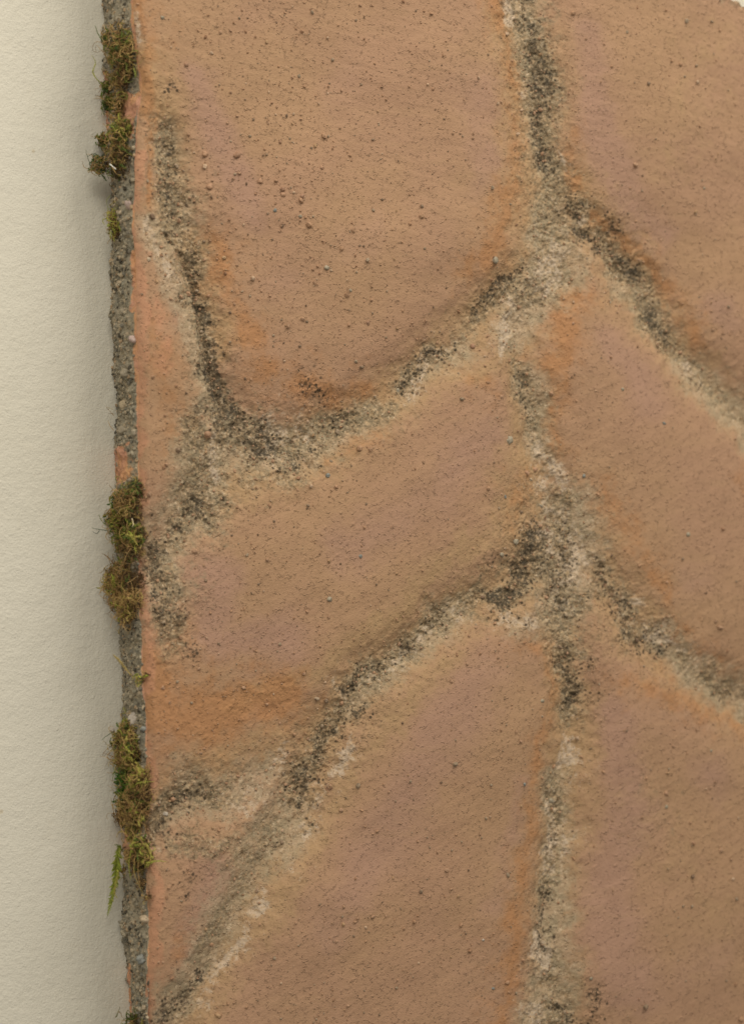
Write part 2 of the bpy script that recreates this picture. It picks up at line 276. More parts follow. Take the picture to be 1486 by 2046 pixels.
def relief(X, Z):
    """height above the mean face (m), and every stain layer, at plane points"""
    x, z = X * 1000, Z * 1000
    U, V = sheet(X, Z)
    wu = 16 * fbm(x, z, 16, 3, 1) + 6 * fbm(x, z, 4, 2, 4); wv = 16 * fbm(x, z, 16, 3, 2) + 6 * fbm(x, z, 4, 2, 6)
    Uw, Vw = U + wu, V + wv
    U2, V2 = U + wu * 0.5, V + wv * 0.5
    h = np.zeros_like(X)
    ch = np.zeros_like(X)
    for pts, dep in CH:
        wide = stroke(U2, V2, [(a, b, c * 2.0) for a, b, c in pts])
        core = stroke(U2, V2, pts)
        h = np.minimum(h, -(0.45 * wide + 0.55 * core) * dep * 1e-3)
        pil = stroke(U2, V2, [(a, b, c * 4.2) for a, b, c in pts])
        ch = np.maximum(ch, pil * dep / 5)
    h += 0.0009 * (1 - ch)
    # soft swelling of the fields
    h += 0.0012 * fbm(x, z, 55, 2, 3) + 0.00035 * fbm(x, z, 16, 2, 6)
    L = {}
    for k, S in dict(ochre=OCHRE, orange=ORANGE, gray=GRAY, dark=DARK, white=WHITE, pink=PINK, red=RED, peach=PEACH, pale=PALE).items():
        L[k] = layer(Uw, Vw, S)
        if k == 'pale': L[k] = np.clip(L[k] * (1.15 + 0.3 * fbm(x, z, 9, 3, 3)), 0, 1)
        if k in ('gray', 'dark', 'white', 'orange', 'red'):
            wide, sk = dict(gray=(1.8, .5), dark=(2.0, .45), white=(2.0, .5), orange=(1.9, .42), red=(1.5, .6))[k]
            L[k] = np.maximum(L[k], layer(Uw, Vw, [([(a, b, c * wide) for a, b, c in st], am * sk) for st, am in S]))
            L[k] = np.clip(L[k] * (1 + (0.62 if k in ('dark', 'white') else 0.45) * fbm(x, z, 6, 3, len(k)) + 0.12), 0, 1.05)
    rough = np.clip(0.25 * L['ochre'] + 0.9 * L['gray'] + 0.7 * L['dark'] + 0.6 * L['white'] + 0.25 * L['orange'], 0, 1.3)
    # brush drag
    blend = sst(500, 900, V + 0.25 * U - 150)
    def drag(ang, k):
        c, s = math.cos(R(ang)), math.sin(R(ang))
        a, b = x * c + z * s, -x * s + z * c
        b = b + 0.5 * fbm(x, z, 20, 2, k + 1)
        return fbm(a / 6.5, b, 1.7, 4, k)
    st = drag(-9, 2) * (1 - blend) + drag(27, 5) * blend
    h += 0.000045 * st * (1 - 0.3 * L['gray'])
    h += (0.00004 + 0.00030 * rough) * fbm(x, z, 2.6, 4, 4, 0.75)
    cr = np.clip(fbm(x, z, 1.5, 3, 7), 0, 2)
    h += 0.00030 * rough * cr * cr
    # crumbs: thresholded small bumps
    b1 = np.clip(fbm(x, z, 0.95, 2, 1) - 0.95, 0, 1); h += 0.0006 * b1 * (0.35 + sst(-0.6, 1, fbm(x, z, 24, 2, 2)))
    # crease on the left: a crack with a lip on its left side
    ck = stroke(U + 0.4 * wu, V, [(345, 470, 7), (372, 525, 9), (398, 590, 10), (412, 680, 9), (432, 770, 8), (450, 810, 5)])
    h -= 0.0008 * ck
    lip = stroke(U, V, [(330, 470, 34), (372, 590, 34), (398, 700, 34), (412, 790, 26)]); h += 0.0005 * lip
    # rounded arris along the left rim and gentle rim ridge
    s = X - rim_x(Z); h -= 0.0009 * np.exp(-np.clip(s, 0, 1) / 0.0007); h += 0.0005 * np.exp(-((s - 0.0022) / 0.0012) ** 2)
    e = np.exp(-np.clip(s, 0, 1) / 0.004)
    # slab top / right / bottom edges
    top = np.interp(U, TOP[:, 0], TOP[:, 1]) - 9 + 5 * fbm(x, z, 3, 3, 3)
    cut = sst(-6, 6, V - top)
    cut *= 1 - sst(0.252, 0.2525, X); cut *= sst(-0.1955, -0.195, Z)
    h = h * cut - (1 - cut) * (T + 0.0008)
    return h, L, rough, U, V

def face_material():
    n = NT('weathered_terracotta_plaster', 0.85, 0.3)
    och, ora, gra, dar, _ = n.attr('stain_a'); whi, pin, red, pea, _ = n.attr('stain_b')
    big = n.noise(28, 3, 0.5, off=(1, 2, 3)); med = n.noise(160, 4, 0.6, off=(4, 1, 1))
    c = n.mix(n.ss(big, 0.35, 0.65), CBASE1, CBASE2)
    c = n.mix(n.cover(pin, n.noise(60, 4, 0.6, off=(7, 1, 2)), 0.9, 0.4), c, CPINK)
    streak = n.noise(60, 5, 0.6, stretch=(1, 1, 5), rot=(0, R(8), 0), off=(2, 9, 9))
    c = n.mix(n.ss(streak, 0.48, 0.72, 0, 0.16), c, COCHRE)
    c = n.mix(n.math('MULTIPLY', n.cover(och, n.noise(220, 6, 0.7, off=(2, 2, 8)), 1.6, 0.5), 0.85), c, COCHRE)
    c = n.mix(n.math('MULTIPLY', n.cover(ora, n.noise(240, 6, 0.72, off=(8, 3, 5)), 1.9, 0.5), 0.72), c, CORANGE)
    c = n.mix(n.math('MULTIPLY', n.cover(pea, n.noise(250, 5, 0.7, off=(1, 8, 5)), 2.2, 0.4), 0.7), c, CPEACH)
    # value mottling
    c = n.mix(n.ss(med, 0.42, 0.72, 0, 0.10), c, (0.20, 0.115, 0.062))
    # fine dark specks everywhere: grime, plus painted-in shade of pits and grains
    fine = n.noise(1500, 3, 0.6, off=(3, 3, 3)); pit = n.noise(650, 4, 0.72, off=(6, 2, 2))
    c = n.mix(n.ss(pit, 0.61, 0.73, 0, 0.22), c, (0.12, 0.075, 0.045))
    pal, _, _, _, _ = n.attr('stain_c')
    pcol = n.mix(n.ss(n.noise(170, 4, 0.65, off=(3, 6, 1)), 0.4, 0.62), srgb(176, 153, 124), srgb(156, 142, 115))
    c = n.mix(n.math('MULTIPLY', n.cover(pal, n.noise(300, 6, 0.75, off=(9, 2, 1)), 2.2, 0.45, 0.48), 0.8), c, pcol)
    # grey-green film
    gn = n.noise(420, 6, 0.75, off=(9, 9, 1)); gcol = n.mix(n.ss(n.noise(130, 4, 0.6, off=(3, 0, 1)), 0.4, 0.62), CGRAY1, CGRAY2)
    gcol = n.mix(n.ss(n.noise(900, 4, 0.7, off=(1, 0, 6)), 0.50, 0.66, 0, 0.6), gcol, COCHRE)
    c = n.mix(n.math('MULTIPLY', n.cover(gra, gn, 2.8, 0.34, 0.58), 0.8), c, gcol)
    # chalky scale
    wn = n.noise(520, 6, 0.78, off=(5, 5, 9))
    c = n.mix(n.math('MULTIPLY', n.cover(whi, wn, 3.2, 0.28, 0.62), 0.8), c, CWHITE)
    lite = n.math('MULTIPLY', n.ss(n.math('MAXIMUM', gra, whi), 0.15, 0.7), n.ss(n.noise(1000, 5, 0.78, off=(15, 5, 2)), 0.51, 0.60, 0, 0.85))
    c = n.mix(lite, c, CLITE)
    fl = n.math('MULTIPLY', n.ss(n.math('MAXIMUM', gra, pal), 0.25, 0.8), n.ss(n.noise(780, 6, 0.85, off=(25, 5, 7)), 0.555, 0.60, 0, 0.85))
    c = n.mix(fl, c, srgb(202, 180, 150))
    fb = n.math('MULTIPLY', n.ss(n.math('MAXIMUM', gra, pal), 0.25, 0.8), n.ss(n.noise(640, 6, 0.85, off=(5, 25, 7)), 0.56, 0.61, 0, 0.7))
    c = n.mix(fb, c, srgb(98, 72, 44))
    c = n.mix(n.cover(red, n.noise(420, 5, 0.7, off=(5, 1, 0)), 3.4, 0.3, 0.86), c, (0.20, 0.105, 0.062))
    # black mould, patches of speckles
    dn = n.noise(560, 5, 0.74, off=(12, 1, 3)); dn2 = n.noise(1300, 3, 0.7, off=(1, 13, 3))
    dn3 = n.math('ADD', n.math('MULTIPLY', dn, 0.55), n.math('MULTIPLY', dn2, 0.45))
    dcol = n.mix(n.ss(n.noise(300, 2, off=(0, 0, 4)), 0.4, 0.6), (0.045, 0.038, 0.026), (0.085, 0.060, 0.032))
    c = n.mix(n.math('MULTIPLY', n.cover(dar, dn3, 6.2, 0.36, 0.90), 0.84), c, dcol)
    v1 = n.voro(620, off=(.2, .3, .4)); v2 = n.noise(230, 3, 0.7, off=(4, 14, 3))
    dot = n.math('MULTIPLY', n.ss(v1, 0.20, 0.34, 1, 0), n.ss(n.math('ADD', v2, n.math('MULTIPLY', dar, 0.5)), 0.60, 0.70))
    c = n.mix(n.math('MULTIPLY', n.math('MULTIPLY', dot, n.ss(dar, 0.08, 0.3)), 0.85), c, (0.05, 0.036, 0.02))
    hsum = n.math('ADD', n.math('MULTIPLY', fine, 0.8), n.noise(2800, 2, 0.6))
    nrm = n.bump(hsum, 0.00015, 0.9)
    nrm = n.bump(n.ss(n.noise(850, 3, 0.6, off=(2, 7, 7)), 0.56, 0.72), 0.00030, 0.8, nrm)
    nrm = n.bump(n.ss(pit, 0.58, 0.70, 1, 0), 0.00012, 0.8, nrm)
    return n.done(c, nrm)
CBASE1 = srgb(169, 133, 105); CBASE2 = srgb(171, 136, 104); CPINK = srgb(169, 133, 110)
COCHRE = srgb(172, 141, 103); CORANGE = srgb(172, 122, 79); CPEACH = srgb(190, 138, 106)
CGRAY1 = srgb(138, 125, 100); CGRAY2 = srgb(112, 98, 74); CWHITE = srgb(196, 176, 152); CLITE = srgb(182, 154, 118)

slab = thing('relief_panel', 'terracotta coloured plaster slab with pillowy fields, mouldy grooves and a raw grey edge', 'wall sculpture'); slab['kind'] = 'thing'
MFACE = face_material()

def make_face():
    s = np.concatenate([np.arange(0, 0.0022, 0.00018), np.arange(0.0022, 0.206, 0.00026), np.linspace(0.2065, 0.262, 70)])
    zs = np.concatenate([np.linspace(-0.197, -0.160, 60), np.arange(-0.1596, 0.160, 0.00026), np.linspace(0.1606, 0.215, 110)])
    S, Z = np.meshgrid(s, zs)
    X = rim_x(Z) + S
    h, L, rough, U, V = relief(X, Z)
    Y = -T - h
    a = np.stack([L['ochre'], L['orange'], L['gray'], L['dark']], -1).reshape(-1, 4)
    b = np.stack([L['white'], L['pink'], L['red'], L['peach']], -1).reshape(-1, 4)
    o = mesh_np('face', np.stack([X, Y, Z], -1).reshape(-1, 3), grid_faces(*X.shape), MFACE, slab, attrs={'stain_a': a, 'stain_b': b, 'stain_c': np.stack([L['pale']] * 4, -1).reshape(-1, 4)})
    return zs, Y[:, 0]
zs_face, y_rim = make_face()

def edge_push(D, Z):
    """outward crumble of the raw edge (m); D = 0 at rim, 1 at wall"""
    d, z = D * T * 1000, Z * 1000
    g = 0.0008 * fbm(d, z, 6, 3, 2) + 0.00035 * fbm(d, z, 1.8, 4, 5, 0.75)
    pits = np.clip(fbm(d, z, 2.2, 3, 3) - 0.9, 0, 1.2); g -= 0.0014 * pits; g += 0.0006 * np.clip(fbm(d, z, 1.6, 2, 6) - 0.4, 0, 1)
    return g * sst(0, 0.10, D)
BACKPX = [(-300, 205), (0, 207), (110, 208), (340, 219), (500, 224), (700, 226), (860, 232), (1000, 232), (1180, 233), (1350, 243), (1480, 240), (1640, 248), (1700, 250), (1860, 248), (1960, 258), (2046, 262), (2400, 262)]
bz = np.array([at(x, y, 0).z for y, x in BACKPX])[::-1]; bx = np.array([at(x, y, 0).x for y, x in BACKPX])[::-1]
def edge_point(D, Z):
    """numpy: point of the raw edge surface"""
    X = rim_x(Z) * (1 - D) + np.interp(Z, bz, bx) * D - 0.0012 * np.sin(np.pi * np.clip(D, 0, 1)) 
    return X - edge_push(D, Z), -T * (1 - D)

EDGEPAINT = [([(272, 500, 12), (270, 560, 12), (262, 610, 8)], 1.0), ([(272, 700, 9), (274, 760, 9)], .9), ([(262, 200, 30), (258, 260, 22)], 1.0), ([(212, 150, 10), (214, 250, 12)], .9), ([(240, 910, 26), (245, 950, 40)], .95), ([(255, 885, 10)], .9), ([(250, 1655, 10), (256, 1720, 12)], .9), ([(256, 1930, 9), (262, 2040, 12)], .9), ([(292, 1990, 8), (300, 1900, 6)], .8), ([(234, 1000, 20)], .6), ([(222, 345, 5), (224, 400, 4)], .7), ([(295, 1240, 10)], .7)]
def make_edge():
    D1 = np.linspace(0, 1.02, 96); D, Z = np.meshgrid(D1, zs_face)
    X, Y = edge_point(D, Z); Y = Y.copy()
    Y[:, 0] = y_rim; X[:, 0] = rim_x(zs_face)
    Y[:, 1:6] = Y[:, 1:6] + (y_rim + T)[:, None] * np.linspace(0.8, 0.05, 5)[None]
    # sheet coordinates of the actual point, for the patches of paint that run over the edge
    dx = X - CAM.x; dy = Y - CAM.y; w = dx * FWD.x + dy * FWD.y
    U = CX + FPX * (dx * RGT.x + dy * RGT.y) / w; V = CY - FPX * Z / w
    d, z = D * 20, Z * 1000
    P = layer(U + 3 * fbm(d, z, 5, 3, 1), V + 10 * fbm(d, z, 5, 3, 2), EDGEPAINT)
    P = np.maximum(P, 0.95 * (1 - sst(0.01, 0.07, D)))
    a = np.stack([P, D, P, P * 0 + 1], -1).reshape(-1, 4)
    n = NT('raw_grey_mortar', 0.95, 0.15)
    p, dd, _, _, _ = n.attr('paint')
    c = n.mix(n.ss(n.noise(160, 4), 0.4, 0.62), srgb(160, 149, 127), srgb(132, 126, 110))
    c = n.mix(n.ss(n.noise(420, 4, 0.7, off=(3, 1, 1)), 0.52, 0.66, 0, 0.7), c, srgb(186, 166, 134))
    c = n.mix(n.ss(n.noise(420, 5, 0.75, off=(6, 1, 2)), 0.58, 0.66, 0, 0.85), c, (0.035, 0.033, 0.028))
    c = n.mix(n.ss(n.noise(90, 3, off=(1, 1, 7)), 0.56, 0.7, 0, 0.4), c, srgb(132, 138, 130))
    pc = n.mix(n.ss(n.noise(200, 3, off=(1, 4, 1)), 0.4, 0.6), srgb(212, 160, 118), srgb(200, 150, 122))
    c = n.mix(n.cover(p, n.noise(380, 5, 0.7, off=(2, 4, 4)), 2.2, 0.15), c, pc)
    nr = n.bump(n.noise(1400, 4, 0.7, off=(7, 7, 7)), 0.0005, 0.9)
    nr = n.bump(n.noise(420, 3, 0.7, off=(7, 1, 7)), 0.0005, 0.6, nr)
    m = n.done(c, nr)
    V3 = np.stack([X, Y, Z], -1).reshape(-1, 3)
    mesh_np('raw_edge', V3, grid_faces(*X.shape)[:, ::-1], m, slab, attrs={'paint': a})
make_edge()

# ------------------------------------------------------------------ grit and pebbles
def ico(sub):
    import bmesh
    bm = bmesh.new(); bmesh.ops.create_icosphere(bm, subdivisions=sub, radius=1)
    V = np.array([v.co[:] for v in bm.verts]); F = np.array([[v.index for v in f.verts] for f in bm.faces]); bm.free()
    return V, F
def grains(P, size, cols, name, mat, parent, sub=1, squash=(1, 1, 1), rg=rng):
    BV, BF = ico(sub); n = len(P); k = len(BV)
    jit = 1 + 0.45 * (rg.random((n, k, 1)) - 0.5)
    V = BV[None] * jit * (0.65 + 0.7 * rg.random((n, 1, 3)))
    q = rg.normal(size=(n, 4)); q /= np.linalg.norm(q, axis=1)[:, None]; w, x, y, z = q.T
    M = np.stack([1 - 2 * (y * y + z * z), 2 * (x * y - z * w), 2 * (x * z + y * w), 2 * (x * y + z * w), 1 - 2 * (x * x + z * z), 2 * (y * z - x * w), 2 * (x * z - y * w), 2 * (y * z + x * w), 1 - 2 * (x * x + y * y)], -1).reshape(n, 3, 3)
    V = np.einsum('nij,nkj->nki', M, V) * np.array(squash)[None, None] * size[:, None, None] + P[:, None]
    F = (BF[None] + (np.arange(n) * k)[:, None, None]).reshape(-1, 3)
    C = np.concatenate([np.repeat(cols, k, 0), np.ones((n * k, 1))], 1)
    o = mesh_np(name, V.reshape(-1, 3), F, mat, parent, smooth=False, attrs={'tint': C})
    o['kind'] = 'stuff'
    return o
def tint_material(name, rough=0.9, bumpd=0.0002, spec=0.2):
    n = NT(name, rough, spec); _, _, _, _, c = n.attr('tint')
    cc = n.mix(n.ss(n.noise(1500, 3), 0.45, 0.7, 0, 0.35), c, (0.06, 0.05, 0.035))
    return n.done(cc, n.bump(n.noise(2200, 3, 0.7), bumpd, 0.9))
MGRIT = tint_material('grit_stone')

def scatter_face():
    N = 70000
    X = rng.uniform(0.0, 0.235, N); Z = rng.uniform(-0.185, 0.185, N)
    h, L, rough, U, V = relief(X + rim_x(Z), Z); X = X + rim_x(Z)
    x, z = X * 1000, Z * 1000
    clump = fbm(x, z, 26, 3, 6)
    dens = 0.12 + 0.12 * np.clip(clump, -1, 1.5) + 0.3 * L['gray'] + 0.2 * L['dark'] + 0.16 * (1 - sst(500, 950, U))
    dens += 0.25 * stroke(U, V, [(520, 60, 200), (560, 330, 260), (620, 560, 160)])
    keep = (rng.random(N) < dens) & (h > -0.012)
    X, Z, h, U, V = X[keep], Z[keep], h[keep], U[keep], V[keep]; n = len(X)
    size = 0.00011 + 0.00042 * rng.power(0.24, n) * (0.5 + 0.5 * rng.random(n))
    big = rng.random(n) < 0.012; size[big] = rng.uniform(0.0005, 0.0008, big.sum())
    P = np.stack([X, -T - h - size * 0.15, Z], -1)
    pal = np.array([srgb(172, 138, 110), srgb(174, 138, 108), srgb(158, 138, 114), srgb(142, 120, 98), srgb(160, 124, 96), srgb(186, 158, 130), srgb(124, 102, 82), srgb(174, 142, 108)])
    c = pal[rng.choice(len(pal), n, p=[.28, .26, .13, .08, .07, .06, .04, .08])]
    grains(P, size, c, 'grit', MGRIT, slab)
scatter_face()

def scatter_edge():
    n = 11000
    D = rng.uniform(0.05, 0.99, n); Z = rng.uniform(-0.18, 0.18, n)
    X, Y = edge_point(D, Z); size = 0.00014 + 0.00055 * rng.power(0.35, n)
    U, V = CX + 0 * X, 0 * X
    dx = X - CAM.x; dy = Y - CAM.y; w = dx * FWD.x + dy * FWD.y
    U = CX + FPX * (dx * RGT.x + dy * RGT.y) / w; V = CY - FPX * Z / w
    p = layer(U, V, EDGEPAINT); k = rng.random(n) > p * 1.3
    pal = np.array([srgb(170, 158, 134), srgb(150, 142, 122), srgb(128, 122, 108), srgb(186, 168, 140), srgb(84, 78, 66), srgb(176, 150, 118)])
    c = pal[rng.choice(len(pal), n, p=[.28, .24, .16, .14, .1, .08])]
    P = np.stack([X, Y, Z], -1)
    grains(P[k], size[k], c[k], 'mortar_sand', MGRIT, slab)
scatter_edge()

def pebble(pos, r, col, squash, rot, seed):
    rg = np.random.default_rng(seed); BV, BF = ico(3)
    f = 1 + 0.10 * np.sin(BV @ (rg.normal(size=3) * 2.2) + 1) + 0.14 * np.sin(BV @ (rg.normal(size=3) * 3.5)) + 0.09 * np.sin(BV @ (rg.normal(size=3) * 7)) + 0.05 * np.sin(BV @ (rg.normal(size=3) * 13))
    M = np.array(Matrix.Rotation(rot, 3, 'Y'))
    V = (BV * f[:, None] * np.array(squash)) @ M.T * r
    o = mesh_np('pebble', V, BF, MPEB, slab, attrs={'tint': np.tile([*col, 1], (len(V), 1))})
    o.location = pos
    return o
MPEB = tint_material('pebble_stone', 0.7, 0.00012, 0.35)
EDGE_PEB = [(261, 412, 8, 'mauve', (.75, 1, 1.5)), (249, 622, 8, 'grey', (1, 1, .9)), (267, 678, 8, 'mauve', (1.1, 1, .9)), (252, 745, 9, 'grey', (1, 1, 1)), (250, 808, 10, 'tan', (1, 1, 1.2)), (246, 860, 8, 'grey', (1, 1, 1)),
    (271, 1438, 13, 'white', (1, .8, 1)), (292, 1836, 10, 'cream', (1.1, .8, .9)), (285, 1917, 10, 'blue', (1, .8, .9)), (278, 1850, 4, 'tan', (1, 1, 1)), (280, 1376, 5, 'white', (1, 1, 1)), (289, 1456, 6, 'blue', (1, 1, .8)), (270, 865, 6, 'grey', (1, 1, 1.2)), (226, 1458, 4, 'white', (1, 1, 1)), (262, 960, 5, 'grey', (1, 1, 1)), (245, 550, 5, 'tan', (1, 1, 1)), (290, 2012, 5, 'cream', (1, 1, 1)), (240, 40, 7, 'grey', (1, 1, 1.3)), (281, 322, 6, 'blue', (1, 1, 1))]
PC = dict(mauve=srgb(184, 162, 150), grey=srgb(158, 146, 124), tan=srgb(178, 160, 130), white=srgb(188, 176, 160), cream=srgb(182, 162, 134), blue=srgb(134, 134, 126), terra=srgb(172, 134, 104), brown=srgb(156, 120, 94))
def edge_at(px, py):
    """point on the raw edge seen at a traced spot: march the depth"""
    best = None
    for D in np.linspace(0.02, 0.98, 97):
        p = at(px, py, -T * (1 - D)); X = edge_point(np.array([D]), np.array([p.z]))[0][0]
        if best is None or abs(X - p.x) < best[0]: best = (abs(X - p.x), p, D)
    return best[1]
for i, (x, y, r, c, sq) in enumerate(EDGE_PEB):
    p = edge_at(x, y); pebble(p + Vector((-0.0002, -0.0001, 0)), r * 0.000135, PC[c], sq, 0.3 * (i % 5) - .6, 40 + i)
FACE_PEB = [(988, 520, 9, 'grey'), (945, 692, 8, 'brown'), (1017, 880, 9, 'grey'), (1052, 945, 8, 'terra'), (1068, 938, 8, 'terra'), (1060, 958, 5, 'cream'), (1030, 1082, 8, 'grey'), (1002, 1108, 7, 'grey'), (1008, 992, 5, 'blue'), (655, 950, 6, 'blue'), (672, 973, 6, 'terra'), (720, 1111, 5, 'blue'), (658, 1197, 7, 'grey'), (1218, 604, 5, 'cream'), (1144, 646, 5, 'terra'), (1326, 846, 5, 'blue'), (1243, 778, 5, 'grey'), (1374, 1068, 6, 'grey'), (1330, 1612, 6, 'grey'), (1330, 1585, 6, 'terra'), (1100, 1600, 6, 'grey'), (1166, 951, 5, 'blue'), (300, 508, 7, 'terra'), (297, 518, 5, 'cream'), (420, 372, 8, 'terra'), (520, 362, 7, 'terra'), (474, 310, 9, 'brown'), (410, 308, 8, 'terra'), (565, 378, 8, 'brown'), (566, 390, 7, 'terra'), (604, 392, 6, 'brown'), (643, 335, 6, 'terra'), (560, 284, 6, 'brown'), (652, 535, 7, 'grey'), (700, 580, 4, 'grey'), (735, 645, 5, 'brown'), (550, 420, 5, 'blue'), (600, 432, 5, 'grey'), (415, 868, 9, 'terra'), (795, 780, 7, 'grey'), (325, 1374, 5, 'terra'), (1250, 240, 4, 'terra'), (1258, 376, 4, 'terra'), (1406, 376, 4, 'grey'), (1047, 1567, 5, 'blue'), (1180, 1955, 5, 'grey'), (985, 1975, 4, 'blue'), (965, 1878, 4, 'white'), (331, 1626, 7, 'white'), (372, 130, 6, 'brown'), (325, 35, 5, 'grey'), (1083, 1400, 6, 'grey'), (1080, 1010, 5, 'grey'), (1420, 1500, 4, 'grey')]
def face_at(px, py):
    y = -T
    for _ in range(4):
        p = at(px, py, y); y = -T - float(relief(np.array([p.x]), np.array([p.z]))[0][0])
    return at(px, py, y)
for i, (x, y, r, c) in enumerate(FACE_PEB):
    p = face_at(x, y); rg = random.Random(i)
    pebble(p + Vector((0, 0.00005, 0)), r * 0.000105, PC[c], (rg.uniform(.8, 1.25), .75, rg.uniform(.75, 1.1)), rg.uniform(-1, 1), 90 + i)

# ------------------------------------------------------------------ moss
class MB:
    def __init__(s): s.v = []; s.f = []; s.c = []
    def add(s, V, F, C):
        b = len(s.v); s.v.extend(V); s.f.extend([[i + b for i in f] for f in F]); s.c.extend(C)
    def tube(s, pts, r0, r1, col, col2=None):
        col2 = col2 or col; V = []; F = []; C = []; n = len(pts)
        for i, p in enumerate(pts):
            a = pts[max(i - 1, 0)]; b = pts[min(i + 1, n - 1)]; t = (b - a)
            t = t.normalized() if t.length > 1e-9 else Vector((0, 0, 1))
            u = t.orthogonal().normalized(); w = t.cross(u); k = i / (n - 1); r = r0 + (r1 - r0) * k
            cc = [col[j] * (1 - k) + col2[j] * k for j in range(3)]
            for q in range(4):
                a2 = q * math.pi / 2; V.append(p + (u * math.cos(a2) + w * math.sin(a2)) * r); C.append((*cc, 1))
        for i in range(n - 1):
            for q in range(4): F.append([i * 4 + q, i * 4 + (q + 1) % 4, i * 4 + 4 + (q + 1) % 4, i * 4 + 4 + q])
        s.add(V, F, C)
    def leaf(s, p, d, side, ln, wd, col):
        """small curved pointed leaf: two quads"""
        up = d.cross(side).normalized()
        m = p + d * ln * 0.5 + up * ln * 0.10; e = p + d * ln + up * -ln * 0.12
        a = side * wd
        s.add([p - a * 0.4, p + a * 0.4, m - a, m + a, e - a * .12, e + a * .12], [[0, 1, 3, 2], [2, 3, 5, 4]], [(*col, 1)] * 6)
    def build(s, name, mat, parent):
        C = np.array(s.c); C[:, :3] *= 2.0
        return mesh_np(name, np.array([tuple(v) for v in s.v]), np.array(s.f), mat, parent, attrs={'tint': C})
def moss_material():
    n = NT('moss_tissue', 0.75, 0.25); _, _, _, _, c = n.attr('tint')
    cc = n.mix(n.ss(n.noise(500, 3), 0.45, 0.75, 0, 0.3), c, (0.06, 0.05, 0.015))
    n.b.inputs['Subsurface Weight'].default_value = 0.0
    n.b.inputs['Transmission Weight'].default_value = 0.0
    return n.done(cc)
MMOSS = moss_material()
GREEN = [(0.085, 0.10, 0.018), (0.055, 0.08, 0.014), (0.12, 0.115, 0.022), (0.03, 0.055, 0.012)]
LIME = [(0.20, 0.20, 0.035), (0.16, 0.18, 0.025), (0.24, 0.20, 0.05)]
TANC = [(0.20, 0.125, 0.045), (0.26, 0.165, 0.065), (0.15, 0.085, 0.030), (0.22, 0.16, 0.05)]
BROWN = [(0.05, 0.028, 0.011), (0.08, 0.042, 0.016), (0.03, 0.019, 0.009)]
DKGREEN = [(0.025, 0.045, 0.018), (0.02, 0.035, 0.02), (0.035, 0.05, 0.012)]
def walk(rg, p, d, length, curl, pull=None, rad=None, n=12):
    pts = [p.copy()]; st = length / n; d = d.normalized(); ax = Vector([rg.gauss(0, 1) for _ in range(3)]).normalized()
    for i in range(n):
        d = (d + ax.cross(d) * curl * 0.35 + Vector([rg.gauss(0, 1) for _ in range(3)]) * 0.16 * curl)
        if pull is not None:
            o = pull - pts[-1]
            if o.length > rad: d = d.normalized() + o.normalized() * 0.7
        d.normalize(); q = pts[-1] + d * st
        q.y = min(q.y, -0.0004); pts.append(q)
    return pts
def frond(mb, rg, pts, width, cols, dens=3, taper=True, stem=0.00008):
    """feathery moss shoot: a thin stem with close set curved leaves on both sides"""
    col = rg.choice(cols); mb.tube(pts, stem, stem * 0.5, tuple(c * 0.8 for c in col), col)
    n = len(pts) - 1
    for i in range(n):
        t = (pts[i + 1] - pts[i]); ln = t.length
        if ln < 1e-9: continue
        t = t / ln
        for k in range(dens):
            p = pts[i] + t * ln * k / dens
            s = Vector((0, -1, 0)).cross(t); s = s.normalized() if s.length > .05 else t.orthogonal().normalized()
            f = (i + k / dens) / n; w = width * (min(1, 0.35 + 2.2 * f) * (1 - f) ** 0.6 * 1.1 if taper else 1)
            for sg in (-1, 1):
                d = (t * rg.uniform(.6, 1.1) + s * sg * rg.uniform(.6, 1.0) + Vector([rg.gauss(0, .25) for _ in range(3)])).normalized()
                c = rg.choice(cols) if rg.random() < .25 else col; b = rg.uniform(.75, 1.3); lw = 0.15 if width > .001 else 0.12
                mb.leaf(p, d, t.cross(d).cross(d).normalized(), w * rg.uniform(.7, 1.2) + 1e-5, w * lw, tuple(x * b for x in c))
